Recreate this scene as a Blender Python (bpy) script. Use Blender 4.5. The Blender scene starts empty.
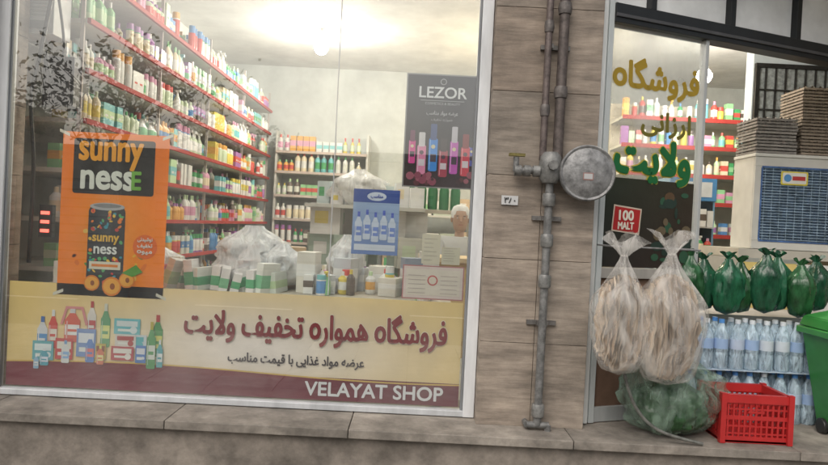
import bpy, math, random
from mathutils import Vector, Matrix, noise
random.seed(7)
R=random.random
def ru(a,b): return a+(b-a)*random.random()
scene=bpy.context.scene
scene.view_settings.view_transform='Standard'; scene.view_settings.look='None'; scene.view_settings.exposure=0
COL=bpy.context.collection
# ------------------------------------------------------------------ materials
def vmat(name,rough=.5,metal=0,nscale=12,namt=.12,bump=0,bscale=40,spec=.5,stretch=(1,1,1),big=0,det=4,bdist=.01):
    m=bpy.data.materials.new(name); m.use_nodes=True; nt=m.node_tree; N=nt.nodes; L=nt.links
    b=N["Principled BSDF"]; b.inputs["Roughness"].default_value=rough; b.inputs["Metallic"].default_value=metal
    b.inputs["Specular IOR Level"].default_value=spec
    a=N.new("ShaderNodeAttribute"); a.attribute_name="Col"
    tc=N.new("ShaderNodeTexCoord"); mp=N.new("ShaderNodeMapping"); mp.inputs[3].default_value=stretch
    L.new(tc.outputs["Object"],mp.inputs[0])
    n=N.new("ShaderNodeTexNoise"); n.inputs["Scale"].default_value=nscale; n.inputs["Detail"].default_value=det; n.inputs["Roughness"].default_value=.65
    L.new(mp.outputs[0],n.inputs["Vector"])
    mr=N.new("ShaderNodeMapRange"); mr.inputs[1].default_value=.3; mr.inputs[2].default_value=.7
    mr.inputs[3].default_value=1-namt*1.6; mr.inputs[4].default_value=1+namt*.6
    L.new(n.outputs[0],mr.inputs[0])
    fac=mr.outputs[0]
    if big:
        n3=N.new("ShaderNodeTexNoise"); n3.inputs["Scale"].default_value=1.7; n3.inputs["Detail"].default_value=7; n3.inputs["Roughness"].default_value=.75
        L.new(tc.outputs["Object"],n3.inputs["Vector"]); m3=N.new("ShaderNodeMapRange"); m3.inputs[1].default_value=.35; m3.inputs[2].default_value=.65; m3.inputs[3].default_value=1-big; m3.inputs[4].default_value=1+big*.3
        L.new(n3.outputs[0],m3.inputs[0]); mm=N.new("ShaderNodeMath"); mm.operation='MULTIPLY'; L.new(fac,mm.inputs[0]); L.new(m3.outputs[0],mm.inputs[1]); fac=mm.outputs[0]
    vm=N.new("ShaderNodeVectorMath"); vm.operation='SCALE'
    L.new(a.outputs["Color"],vm.inputs[0]); L.new(fac,vm.inputs["Scale"])
    L.new(vm.outputs[0],b.inputs["Base Color"])
    if bump:
        n2=N.new("ShaderNodeTexNoise"); n2.inputs["Scale"].default_value=bscale; n2.inputs["Detail"].default_value=4
        L.new(mp.outputs[0],n2.inputs["Vector"])
        bp=N.new("ShaderNodeBump"); bp.inputs["Strength"].default_value=bump; bp.inputs["Distance"].default_value=bdist
        L.new(n2.outputs[0],bp.inputs["Height"]); L.new(bp.outputs[0],b.inputs["Normal"])
    return m
M_plastic=vmat("product_plastic",.35,namt=.06,det=1)
M_matte=vmat("painted_surface",.7,namt=.08,nscale=5,det=2)
M_wall=vmat("plaster_wall",.9,namt=.12,nscale=2.5,bump=.15)
M_print=vmat("printed_vinyl",.42,namt=.06,nscale=3,det=3,bump=.3,bscale=4,bdist=.03)
M_metal=vmat("painted_pipe_metal",.5,.3,nscale=25,namt=.35,bump=.2,bscale=80)
M_frame=vmat("aluminium_frame",.4,.1,nscale=9,namt=.14,stretch=(1,1,.2))
M_stone=vmat("travertine_stone",.7,nscale=5,namt=.32,bump=.35,bscale=14,stretch=(.6,.6,3.5),big=.34,det=6)
M_conc=vmat("dusty_stone_step",.9,nscale=6,namt=.28,bump=.5,bscale=30,big=.42)
M_asph=vmat("asphalt",.95,nscale=30,namt=.3)
M_brick=vmat("rough_masonry",.9,nscale=3,namt=.3)
M_leaf=vmat("foliage",.7,nscale=1.2,namt=.5,det=1)
M_bark=vmat("bark",.9,nscale=10,namt=.4,stretch=(1,1,.3))
M_card=vmat("paper_pulp",.95,nscale=20,namt=.2)
M_puff=vmat("flat_bread",.85,nscale=11,namt=.24,bump=.5,bscale=12,stretch=(1.5,1.5,.4),big=.12)
M_poly=vmat("poly_bag",.22,nscale=14,namt=.45,bump=.9,bscale=16,stretch=(1.6,1.6,.5))
M_cloth=vmat("cloth",.9,nscale=20,namt=.12)
M_skin=vmat("skin",.55,nscale=8,namt=.05)
def glass(name,haze=.05,refl=.075,tint=(.93,.97,.96)):
    m=bpy.data.materials.new(name); m.use_nodes=True; nt=m.node_tree; N=nt.nodes; L=nt.links; N.clear()
    out=N.new("ShaderNodeOutputMaterial"); t=N.new("ShaderNodeBsdfTransparent"); t.inputs[0].default_value=(*tint,1)
    g=N.new("ShaderNodeBsdfGlossy"); g.inputs["Roughness"].default_value=.0
    lw=N.new("ShaderNodeLayerWeight"); lw.inputs[0].default_value=.5
    p=N.new("ShaderNodeMath"); p.operation='POWER'; p.inputs[1].default_value=4; L.new(lw.outputs["Facing"],p.inputs[0])
    mr=N.new("ShaderNodeMapRange"); mr.inputs[3].default_value=refl; mr.inputs[4].default_value=.95; L.new(p.outputs[0],mr.inputs[0])
    x=N.new("ShaderNodeMixShader"); L.new(mr.outputs[0],x.inputs[0]); L.new(t.outputs[0],x.inputs[1]); L.new(g.outputs[0],x.inputs[2])
    tc=N.new("ShaderNodeTexCoord"); n=N.new("ShaderNodeTexNoise"); n.inputs["Scale"].default_value=1.6; n.inputs["Detail"].default_value=6
    mp=N.new("ShaderNodeMapping"); mp.inputs[3].default_value=(1.3,1,.5); L.new(tc.outputs["Object"],mp.inputs[0]); L.new(mp.outputs[0],n.inputs["Vector"])
    m2=N.new("ShaderNodeMapRange"); m2.inputs[1].default_value=.35; m2.inputs[2].default_value=.75; m2.inputs[3].default_value=haze*.3; m2.inputs[4].default_value=haze*2
    L.new(n.outputs[0],m2.inputs[0])
    d=N.new("ShaderNodeBsdfDiffuse"); d.inputs[0].default_value=(.75,.75,.72,1)  # pale diffuse mixed in by noise, imitating glare haze and a milky look
    x2=N.new("ShaderNodeMixShader"); L.new(m2.outputs[0],x2.inputs[0]); L.new(x.outputs[0],x2.inputs[1]); L.new(d.outputs[0],x2.inputs[2])
    L.new(x2.outputs[0],out.inputs[0]); return m
M_glass=glass("window_glass",.07,.21); M_glass2=glass("door_glass",.38,.14)
def film(name,col,alpha,sc=9,rough=.18):
    m=bpy.data.materials.new(name); m.use_nodes=True; nt=m.node_tree; N=nt.nodes; L=nt.links
    b=N["Principled BSDF"]; b.inputs["Base Color"].default_value=(*col,1); b.inputs["Roughness"].default_value=rough
    tc=N.new("ShaderNodeTexCoord"); mp=N.new("ShaderNodeMapping"); mp.inputs[3].default_value=(1.5,1.5,.5); L.new(tc.outputs["Object"],mp.inputs[0])
    n=N.new("ShaderNodeTexNoise"); n.inputs["Scale"].default_value=sc; n.inputs["Detail"].default_value=5; n.inputs["Distortion"].default_value=1.2; L.new(mp.outputs[0],n.inputs["Vector"])
    bp=N.new("ShaderNodeBump"); bp.inputs["Strength"].default_value=.8; bp.inputs["Distance"].default_value=.03; L.new(n.outputs[0],bp.inputs["Height"]); L.new(bp.outputs[0],b.inputs["Normal"])
    mr=N.new("ShaderNodeMapRange"); mr.inputs[1].default_value=.35; mr.inputs[2].default_value=.7; mr.inputs[3].default_value=alpha*.35; mr.inputs[4].default_value=min(1,alpha*1.8)
    L.new(n.outputs[0],mr.inputs[0]); L.new(mr.outputs[0],b.inputs["Alpha"]); return m
M_film=film("clear_film",(.85,.82,.77),.3,8,.1); M_filmw=film("white_film",(.82,.83,.84),1.9); M_water=film("water_bottle_plastic",(.6,.76,.87),.7,20)
M_filmg=film("green_film",(.3,.42,.33),.4)
def emis(name,col,s):
    m=bpy.data.materials.new(name); m.use_nodes=True; b=m.node_tree.nodes["Principled BSDF"]
    b.inputs["Base Color"].default_value=(.8,.8,.8,1); b.inputs["Emission Color"].default_value=(*col,1); b.inputs["Emission Strength"].default_value=s; return m
M_lamp=emis("lamp_globe",(1,.95,.85),25); M_led=emis("red_led",(1,.06,.03),3)
_tm={}
def tmat(c):
    if c not in _tm:
        m=bpy.data.materials.new("ink"); m.use_nodes=True; b=m.node_tree.nodes["Principled BSDF"]; b.inputs["Base Color"].default_value=(*c,1); b.inputs["Roughness"].default_value=.5; _tm[c]=m
    return _tm[c]
# ------------------------------------------------------------------ mesh builder
class MB:
    def __init__(s): s.v=[];s.f=[];s.c=[];s.m=[];s.sm=[]
    def add(s,vs,fs,col,mi=0,sm=False,cc=None):
        o=len(s.v); s.v+=[tuple(p) for p in vs]
        for i,f in enumerate(fs):
            s.f.append(tuple(o+k for k in f)); s.m.append(mi); s.sm.append(sm)
            if cc: s.c.append([cc[k] for k in f])
            else: s.c.append([col]*len(f))
    def box(s,x0,x1,y0,y1,z0,z1,col,mi=0,mx=None):
        vs=[Vector(p) for p in((x0,y0,z0),(x1,y0,z0),(x1,y1,z0),(x0,y1,z0),(x0,y0,z1),(x1,y0,z1),(x1,y1,z1),(x0,y1,z1))]
        if mx: vs=[mx@p for p in vs]
        s.add(vs,[(0,3,2,1),(4,5,6,7),(0,1,5,4),(1,2,6,5),(2,3,7,6),(3,0,4,7)],col,mi)
    def lathe(s,prof,c=(0,0,0),n=10,cols=None,col=(1,1,1),mi=0,mx=None,sx=1,sy=1,fn=None):
        vs=[]
        for j,(r,z) in enumerate(prof):
            for i in range(n):
                a=2*math.pi*i/n; rr=r*(fn(a,j/(len(prof)-1),z) if fn else 1)
                p=Vector((rr*math.cos(a)*sx,rr*math.sin(a)*sy,z))
                if mx: p=mx@p
                vs.append(p+Vector(c))
        for j in range(len(prof)-1):
            fs=[(j*n+i,j*n+(i+1)%n,(j+1)*n+(i+1)%n,(j+1)*n+i) for i in range(n)]
            if j==0:o=len(s.v);s.v+=[tuple(p) for p in vs]
            for f in fs:
                s.f.append(tuple(o+k for k in f)); s.m.append(mi); s.sm.append(True); s.c.append([cols[j] if cols else col]*4)
        s.f.append(tuple(o+i for i in range(n))[::-1]); s.m.append(mi); s.sm.append(False); s.c.append([cols[0] if cols else col]*n)
        k=(len(prof)-1)*n
        s.f.append(tuple(o+k+i for i in range(n))); s.m.append(mi); s.sm.append(False); s.c.append([cols[-1] if cols else col]*n)
    def tube(s,pts,r,col,n=10,mi=0,r1=None):
        pts=[Vector(p) for p in pts]; vs=[]; K=len(pts); up=None
        for k,p in enumerate(pts):
            t=(pts[min(k+1,K-1)]-pts[max(k-1,0)]).normalized()
            a=Vector((0,0,1)) if abs(t.z)<.9 else Vector((1,0,0))
            if up is None: up=t.cross(a).normalized()
            else: up=(up-t*up.dot(t)).normalized()
            w=t.cross(up); rr=r if r1 is None else r+(r1-r)*k/(K-1)
            for i in range(n):
                an=2*math.pi*i/n; vs.append(p+up*math.cos(an)*rr+w*math.sin(an)*rr)
        fs=[(j*n+i,j*n+(i+1)%n,(j+1)*n+(i+1)%n,(j+1)*n+i) for j in range(K-1) for i in range(n)]
        s.add(vs,fs,col,mi,True); o=len(s.v)-len(vs)
        for rng in (range(n-1,-1,-1),range((K-1)*n,K*n)):
            s.f.append(tuple(o+i for i in rng)); s.m.append(mi); s.sm.append(False); s.c.append([col]*n)
    def poly(s,pts,y,col,mi=0): s.add([(x,y,z) for x,z in pts],[tuple(range(len(pts)))],col,mi)
    def rect(s,x0,x1,z0,z1,y,col): s.poly([(x0,z0),(x1,z0),(x1,z1),(x0,z1)],y,col)
    def rrect(s,x0,x1,z0,z1,r,y,col):
        P=[]
        for cx,cz,a in((x1-r,z0+r,-90),(x1-r,z1-r,0),(x0+r,z1-r,90),(x0+r,z0+r,180)):
            for k in range(5): t=math.radians(a+k*22.5); P.append((cx+r*math.cos(t),cz+r*math.sin(t)))
        s.poly(P,y,col)
    def disc(s,cx,cz,rx,y,col,rz=None,n=24,rot=0,a0=0,a1=360):
        rz=rz or rx; P=[]
        for k in range(n):
            t=math.radians(a0+(a1-a0)*k/(n if a1-a0==360 else n-1)); x=rx*math.cos(t); z=rz*math.sin(t)
            P.append((cx+x*math.cos(rot)-z*math.sin(rot),cz+x*math.sin(rot)+z*math.cos(rot)))
        s.poly(P,y,col)
    def grad(s,x0,x1,z0,z1,y,fn,nx=8,nz=8):
        vs=[];cc=[]
        for j in range(nz+1):
            for i in range(nx+1):
                a=i/nx;b=j/nz; vs.append((x0+(x1-x0)*a,y,z0+(z1-z0)*b)); cc.append(fn(a,b))
        w=nx+1; s.add(vs,[(j*w+i,j*w+i+1,(j+1)*w+i+1,(j+1)*w+i) for j in range(nz) for i in range(nx)],None,0,False,cc)
    def obj(s,name,mats,parent=None,bevel=0,loc=None,rot=None):
        me=bpy.data.meshes.new(name); me.from_pydata(s.v,[],s.f); 
        for m in (mats if isinstance(mats,(list,tuple)) else [mats]): me.materials.append(m)
        me.polygons.foreach_set("material_index",s.m); me.polygons.foreach_set("use_smooth",s.sm)
        ca=me.color_attributes.new("Col",'FLOAT_COLOR','CORNER'); fl=[]
        for cs in s.c:
            for c in cs: fl+= [c[0],c[1],c[2],1]
        ca.data.foreach_set("color",fl); me.update()
        if any(s.sm): me.set_sharp_from_angle(angle=math.radians(50))
        o=bpy.data.objects.new(name,me); COL.objects.link(o)
        if parent: o.parent=parent
        if loc: o.location=loc
        if rot: o.rotation_euler=rot
        if bevel:
            b=o.modifiers.new("bevel","BEVEL"); b.width=bevel; b.segments=2; b.limit_method='ANGLE'; b.harden_normals=False
        return o
def empty(name,loc=(0,0,0),rz=0,parent=None):
    o=bpy.data.objects.new(name,None); COL.objects.link(o); o.location=loc; o.rotation_euler=(0,0,rz); o.empty_display_size=.1
    if parent:o.parent=parent
    return o
# ------------------------------------------------------------------ text
F={'ا':('\uFE8D','\uFE8E'),'ب':('\uFE8F','\uFE90','\uFE91','\uFE92'),'ت':('\uFE95','\uFE96','\uFE97','\uFE98'),
'خ':('\uFEA5','\uFEA6','\uFEA7','\uFEA8'),'د':('\uFEA9','\uFEAA'),'ذ':('\uFEAB','\uFEAC'),'ر':('\uFEAD','\uFEAE'),'ز':('\uFEAF','\uFEB0'),
'س':('\uFEB1','\uFEB2','\uFEB3','\uFEB4'),'ش':('\uFEB5','\uFEB6','\uFEB7','\uFEB8'),'ض':('\uFEBD','\uFEBE','\uFEBF','\uFEC0'),
'ع':('\uFEC9','\uFECA','\uFECB','\uFECC'),'غ':('\uFECD','\uFECE','\uFECF','\uFED0'),'ف':('\uFED1','\uFED2','\uFED3','\uFED4'),
'ق':('\uFED5','\uFED6','\uFED7','\uFED8'),'گ':('\uFB92','\uFB93','\uFB94','\uFB95'),'ل':('\uFEDD','\uFEDE','\uFEDF','\uFEE0'),
'م':('\uFEE1','\uFEE2','\uFEE3','\uFEE4'),'ن':('\uFEE5','\uFEE6','\uFEE7','\uFEE8'),'ه':('o','\uFEEA','\uFEEB','\uFEEC'),
'و':('\uFEED','\uFEEE'),'ی':('\uFBFC','\uFBFD','\uFBFE','\uFBFF'),'\u0001':('\uFEFB','\uFEFC')}
def shape(s):
    s=s.replace('لا','\u0001'); out=[]; prev=False
    for i,c in enumerate(s):
        if c not in F: out.append(c); prev=False; continue
        f=F[c]; nxt=i+1<len(s) and s[i+1] in F and len(f)==4
        out.append(f[3] if prev and nxt else f[2] if nxt else f[1] if prev else f[0])
        prev=len(f)==4
    return ''.join(reversed(out))
def txt(s,cx,cz,w,h,y,col,parent,bold=0,name="lettering"):
    offs=[(0,0)] if not bold else [(0,0),(bold,0),(-bold,0),(0,bold),(0,-bold),(bold*.7,bold*.7),(-bold*.7,-bold*.7),(bold*.7,-bold*.7),(-bold*.7,bold*.7)]
    c=bpy.data.curves.new(name,"FONT"); c.body=s; c.size=1; c.resolution_u=4; c.materials.append(tmat(col))
    o=bpy.data.objects.new(name,c); COL.objects.link(o); bpy.context.view_layer.update()
    bb=o.bound_box; x0=min(b[0] for b in bb);x1=max(b[0] for b in bb);z0=min(b[1] for b in bb);z1=max(b[1] for b in bb)
    sx=w/max(x1-x0,1e-4); sz=h/max(z1-z0,1e-4)
    for k,(dx,dz) in enumerate(offs):
        q=o if k==0 else bpy.data.objects.new(name,c)
        if k: COL.objects.link(q)
        q.scale=(sx,sz,1); q.rotation_euler=(math.pi/2,0,0)
        q.location=(cx-(x0+x1)/2*sx+dx,y-.0003*k,cz-(z0+z1)/2*sz+dz); q.parent=parent
# ------------------------------------------------------------------ SETTING: ground, street
g=MB(); g.add([(-150,-150,-.16),(150,-150,-.16),(150,150,-.16),(-150,150,-.16)],[(0,1,2,3)],(.09,.085,.08)); g.obj("ground",M_asph)
g=MB(); g.add([(-60,-12,-.15),(60,-12,-.15),(60,-4.8,-.15),(-60,-4.8,-.15)],[(0,1,2,3)],(.05,.05,.052)); g.obj("road",M_asph)
b=MB()
for i in range(-12,13): b.box(i*4,i*4+1.8,-8.46,-8.34,-.15,-.144,(.7,.7,.68))
b.obj("road_marking",M_matte)
b=MB()
for i in range(-24,24):
    for j in range(7):
        k=ru(.3,.38); b.box(i*.6+.004,i*.6+.596,-4.6+j*.6+.004,-4.6+j*.6+.596,-.14,0,(k,k*.94,k*.84))
b.box(-14.4,14.4,-4.78,-4.604,-.15,.0,(.38,.37,.34)); b.obj("pavement",M_conc)
b=MB(); b.box(-30,30,-15,-12.2,-.15,-.005,(.3,.28,.26)); b.box(-30,30,-12.2,-12,-.15,.0,(.3,.3,.28)); b.obj("pavement",M_conc)
def opp(x0,x1,h,col,seed):
    e=empty("brick_building"); b=MB(); random.seed(seed)
    b.box(x0,x1,-22,-15,-.15,h,col); b.box(x0-.05,x1+.05,-22,-14.8,h+.003,h+.25,(.3,.28,.26)); b.obj("walls",M_brick,e)
    w=MB(); n=int((x1-x0)/2.6)
    for i in range(n):
        cx=x0+(i+.5)*(x1-x0)/n
        w.box(cx-.95,cx+.95,-14.99,-14.93,.05,2.4,(.05,.055,.06)); 
        for k in range(9): w.box(cx-.95,cx+.95,-14.93,-14.9,.1+k*.25,.3+k*.25,(.22,.24,.27))
        if h>4.5:
            w.box(cx-.6,cx+.6,-14.99,-14.95,3.2,4.2,(.03,.035,.045)); w.box(cx-.65,cx+.65,-14.99,-14.85,3.1,3.19,(.5,.48,.45)); w.box(cx-.02,cx+.02,-14.95,-14.92,3.2,4.2,(.6,.6,.6))
    w.obj("windows_and_shutters",M_matte,e)
opp(-26,-14,4.8,(.3,.22,.16),1); opp(-13.9,-5,3.1,(.35,.3,.24),2); opp(-4.9,4,3.3,(.3,.25,.2),3); opp(4.1,13,3.2,(.34,.26,.2),4); opp(13.1,26,4.9,(.28,.24,.2),5)
def tree(x,y,h,seed,lf=9):
    random.seed(seed); b=MB(); tips=[]
    def limb(p,d,l,r,dep):
        pts=[p]; q=p.copy(); dd=d.copy()
        for k in range(4):
            dd=(dd+Vector((ru(-.18,.18),ru(-.18,.18),ru(-.02,.14)))).normalized(); q=q+dd*l/4; pts.append(q.copy())
        b.tube(pts,r,(.1,.075,.055),6,0,r*.5)
        if dep==0: tips.extend(pts[1:]); return
        for k in range(4 if dep>1 else 3):
            a=ru(0,6.28); nd=(dd*.7+Vector((math.cos(a),math.sin(a),ru(.1,.6)))*.8).normalized()
            limb(pts[random.choice((2,3,4))],nd,l*ru(.55,.75),r*.5,dep-1)
    limb(Vector((x,y,-.1)),Vector((0,0,1)),h*.42,.13,3)
    for t in tips:
        for k in range(lf):
            c=t+Vector((random.gauss(0,.26),random.gauss(0,.26),random.gauss(0,.2))); s=ru(.05,.12)
            a=Vector((ru(-1,1),ru(-1,1),ru(-1,1))).normalized(); e=a.orthogonal().normalized(); k2=ru(.04,.1)
            b.add([c-a*s,c+e*s*.5,c+a*s,c-e*s*.5],[(0,1,2,3)],(k2*.7,k2,k2*.35),1)
    b.obj("street_tree",[M_bark,M_leaf])
tree(-7.6,-12.9,7.2,11,10); tree(-5.2,-13.2,5.4,15,6); tree(-11.5,-13,7,12,9); tree(7.5,-12.8,5.8,13,7)
# ------------------------------------------------------------------ SHOP BUILDING
shop=empty("shop_building")
ST=(.42,.35,.285)
b=MB()
def slabs(b,x0,x1,y0,y1,z0,z1,hh=.42,base=ST):
    z=z0
    while z<z1-.01:
        zt=min(z+hh,z1); k=ru(.84,1.08); t=ru(-.01,.015)
        b.box(x0,x1,y0,y1,z,zt-.0025,(base[0]*k+t,base[1]*k,base[2]*k-t*.5)); z=zt
slabs(b,.392,.688,-.13,.35,.47,3.6,.46); slabs(b,.691,.982,-.13,.35,.47,3.6,.46)
slabs(b,-3.2,-2.81,-.13,.3,.47,3.6); slabs(b,-2.807,-2.42,-.13,.3,.47,3.6)
for i in range(8): slabs(b,-8+i*.6,-7.404+i*.6,-.1,.3,.47,3.6,.6)
for i in range(8): slabs(b,3.35+i*.6,3.946+i*.6,-.1,.3,.47,3.6,.6)
b.obj("stone_pillars",M_stone,shop,.002)
b=MB(); b.box(.4,.975,-.12,.34,.47,3.59,(.22,.185,.15)); b.obj("pillar_core",M_conc,shop)
b=MB(); b.box(-2.42,.392,-.02,.3,3.1,3.6,(.3,.27,.24)); b.box(-8,8.2,-.16,.3,3.6,7.5,(.4,.34,.28)); b.box(-8,8.2,-.18,.3,3.42,3.597,(.3,.26,.22))
b.obj("upper_wall",M_stone,shop)
b=MB(); b.box(-8,8.2,.303,8,3.9,4.1,(.72,.72,.7)); b.box(-8,8.2,.303,8,7.3,7.5,(.3,.3,.3)); b.box(.985,3.35,-.1,.303,3.6,3.7,(.5,.5,.5)); b.obj("ceiling",M_wall,shop)
b=MB(); b.box(-3.2,-3.0,.31,6.6,.45,3.9,(.72,.71,.67)); b.box(-3.0,6.0,6.4,6.6,.45,3.9,(.62,.65,.64)); b.box(6,6.2,.31,6.6,.45,3.9,(.6,.66,.7))
b.box(3.35,6.0,2.9,3.05,.45,3.9,(.55,.62,.66)); b.obj("interior_walls",M_wall,shop)
b=MB()
for i in range(18):
    for j in range(12):
        k=ru(.5,.56); b.box(-3+i*.5+.002,-2.502+i*.5,.36+j*.5,.856+j*.5,.42,.46,(k,k*.97,k*.9))
b.obj("tile_floor",M_matte,shop)
b=MB()
b.box(-8,8.2,-.3,.36,-.14,.42,(.31,.27,.23))
x=-8
while x<8.1:
    w=ru(.9,1.3); k=ru(.88,1.08); b.box(x,min(x+w,8.2)-.004,-.34,.355,.424,.47,(.37*k,.33*k,.285*k)); x+=w
b.obj("stone_step",M_conc,shop,.004)
W=(.62,.64,.66); b=MB()
b.box(-2.415,-2.33,-.03,.05,.475,3.1,W); b.box(.325,.389,-.035,.05,.475,3.1,(.82,.84,.86)); b.box(-2.33,.325,-.03,.05,.475,.508,W); b.box(-2.33,.325,-.03,.05,3.04,3.1,W)
b.box(.31,.324,-.012,.02,.508,3.04,(.25,.26,.27)); b.box(-2.329,-2.317,-.012,.02,.508,3.04,(.25,.26,.27))
b.obj("window_frame",M_frame,shop,.003)
b=MB(); b.add([(-2.32,0,.505),(.315,0,.505),(.315,0,3.05),(-2.32,0,3.05)],[(0,1,2,3)],(1,1,1)); b.obj("window_pane",M_glass,shop)
b=MB(); b.box(-.474,-.469,-.004,.004,1.125,3.04,(.55,.56,.56)); b.obj("glass_joint",M_frame,shop)
# ------------------------------------------------------------------ posters
def fbottle(b,cx,z0,w,h,body,cap,label,y,d=.0007):
    b.rrect(cx-w/2,cx+w/2,z0,z0+h*.68,w*.18,y,body); b.poly([(cx-w/2+w*.05,z0+h*.64),(cx+w/2-w*.05,z0+h*.64),(cx+w*.16,z0+h*.84),(cx-w*.16,z0+h*.84)],y-d*.5,body)
    b.rect(cx-w*.17,cx+w*.17,z0+h*.83,z0+h,y-d,cap); b.rect(cx-w*.46,cx+w*.46,z0+h*.2,z0+h*.5,y-d,label); b.rect(cx-w*.3,cx+w*.3,z0+h*.3,z0+h*.37,y-2*d,body)
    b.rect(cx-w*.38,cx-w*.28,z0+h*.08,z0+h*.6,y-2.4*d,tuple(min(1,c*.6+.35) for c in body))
def fbox(b,x0,x1,z0,z1,c,c2,y,d=.0007):
    b.rect(x0,x1,z0,z1,y,c); w=x1-x0; h=z1-z0
    b.rect(x0+w*.1,x1-w*.1,z0+h*.5,z0+h*.85,y-d,c2); b.rect(x0+w*.15,x1-w*.35,z0+h*.18,z0+h*.34,y-d,(.85,.85,.8)); b.disc(x1-w*.25,z0+h*.28,w*.14,y-d*1.4,c2)
def tape(b,x0,x1,z0,z1,y):
    for x,z,s in((x0,z0,1),(x1,z0,-1),(x1,z1,1),(x0,z1,-1)):
        b.poly([(x-.03,z-.006*1+s*-.012),(x+.028,z-.006+s*.012),(x+.028,z+.012+s*.012),(x-.03,z+.012-s*.012)],y,(.75,.72,.6))
e=empty("shop_banner"); b=MB()
def bg(a,c):
    k=math.exp(-((a-.55)/.35)**2-((c-.45)/.5)**2); return (.86+.08*k,.62+.22*k,.22+.55*k)
b.grad(-2.3,.302,.518,1.115,.022,bg,30,8)
MR=(.2,.01,.03)
b.grad(-2.3,.302,.518,.648,.0205,lambda a,c:(.21-.05*a,.01,.035),8,2)
P=[(-2.3+2.602*i/30,.652+.02*math.sin(i/30*5.5)) for i in range(31)]
b.poly([(-2.3,.63),(.302,.63)]+P[::-1],.0195,MR)
b.poly([(x,z-.0) for x,z in P]+[(x,z+.008) for x,z in P[::-1]],.019,(.75,.5,.12))
Y=.0185; random.seed(3)
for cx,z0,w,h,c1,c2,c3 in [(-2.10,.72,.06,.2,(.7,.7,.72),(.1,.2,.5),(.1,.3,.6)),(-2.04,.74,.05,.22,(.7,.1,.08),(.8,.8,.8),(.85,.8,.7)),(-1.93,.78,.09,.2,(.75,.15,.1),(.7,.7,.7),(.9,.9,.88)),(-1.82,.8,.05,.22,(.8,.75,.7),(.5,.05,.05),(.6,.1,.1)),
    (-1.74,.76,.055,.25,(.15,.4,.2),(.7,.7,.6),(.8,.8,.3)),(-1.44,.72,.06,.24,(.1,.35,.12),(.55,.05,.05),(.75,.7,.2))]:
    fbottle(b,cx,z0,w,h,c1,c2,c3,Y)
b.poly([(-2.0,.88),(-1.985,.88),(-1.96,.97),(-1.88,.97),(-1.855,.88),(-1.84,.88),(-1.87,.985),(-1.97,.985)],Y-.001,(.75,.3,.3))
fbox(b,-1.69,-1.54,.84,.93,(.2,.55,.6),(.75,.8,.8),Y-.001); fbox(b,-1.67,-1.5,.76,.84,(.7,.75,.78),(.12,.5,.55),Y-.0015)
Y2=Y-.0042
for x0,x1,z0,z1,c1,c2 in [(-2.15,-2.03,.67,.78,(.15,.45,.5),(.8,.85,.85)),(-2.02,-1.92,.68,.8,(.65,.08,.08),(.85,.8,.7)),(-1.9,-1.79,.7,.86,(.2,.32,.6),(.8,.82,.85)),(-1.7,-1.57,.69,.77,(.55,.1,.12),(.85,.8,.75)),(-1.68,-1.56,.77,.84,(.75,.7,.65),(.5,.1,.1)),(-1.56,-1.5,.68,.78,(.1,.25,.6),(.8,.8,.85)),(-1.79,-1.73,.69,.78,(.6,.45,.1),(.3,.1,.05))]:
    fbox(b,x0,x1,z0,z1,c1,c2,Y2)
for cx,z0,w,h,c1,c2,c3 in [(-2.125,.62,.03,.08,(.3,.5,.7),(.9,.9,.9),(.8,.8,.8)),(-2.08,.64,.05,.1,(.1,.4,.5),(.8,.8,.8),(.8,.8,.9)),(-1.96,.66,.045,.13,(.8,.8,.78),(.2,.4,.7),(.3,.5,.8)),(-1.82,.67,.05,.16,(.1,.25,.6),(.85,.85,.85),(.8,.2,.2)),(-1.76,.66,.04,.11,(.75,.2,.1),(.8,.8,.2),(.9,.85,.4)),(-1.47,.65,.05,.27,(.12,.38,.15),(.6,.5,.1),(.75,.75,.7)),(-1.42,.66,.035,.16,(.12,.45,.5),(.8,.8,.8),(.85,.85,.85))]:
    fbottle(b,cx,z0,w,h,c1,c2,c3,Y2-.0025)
b.obj("banner_print",M_print,e)
RD=(.26,.006,.012)
L1=shape('فروشگاه همواره تخفیف ولایت'); txt(L1,-.535,.925,1.5,.20,.019,(.88,.83,.68),e,.0085); txt(L1,-.535,.925,1.5,.20,.0155,RD,e,.005)
L2=shape('عرضه مواد غذایی با قیمت مناسب'); txt(L2,-.64,.735,.78,.068,.018,(.03,.02,.03),e,.0018)
txt("VELAYAT SHOP",-.185,.583,.79,.078,.018,(.85,.83,.85),e,.0025)
# juice poster
e=empty("juice_poster"); b=MB()
b.grad(-2.03,-1.42,1.05,1.985,.022,lambda a,c:(1,.22+.1*math.exp(-((a-.5)**2+(c-.35)**2)*5),.002),6,10)
tape(b,-2.02,-1.43,1.06,1.975,.0212)
b.rrect(-1.965,-1.50,1.635,1.95,.015,.021,(.008,.007,.006))
for k in range(16):
    a=ru(0,6.28); r=ru(.16,.27); x=-1.745+math.cos(a)*r*.9; z=1.33+math.sin(a)*r*.95
    if x<-2 or x>-1.46 or z>1.6: continue
    b.disc(x,z,ru(.008,.03),.0212,random.choice([(.95,.5,.03),(.85,.2,.01),(.1,.3,.05),(.95,.6,.1)]),rz=ru(.006,.014),rot=ru(0,3),n=12)
can=(.02,.025,.03)
b.rrect(-1.865,-1.655,1.085,1.565,.03,.0205,can); b.disc(-1.76,1.565,.1,.0203,(.5,.5,.5),rz=.022); b.disc(-1.76,1.57,.08,.0200,(.25,.25,.25),rz=.012)
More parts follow.
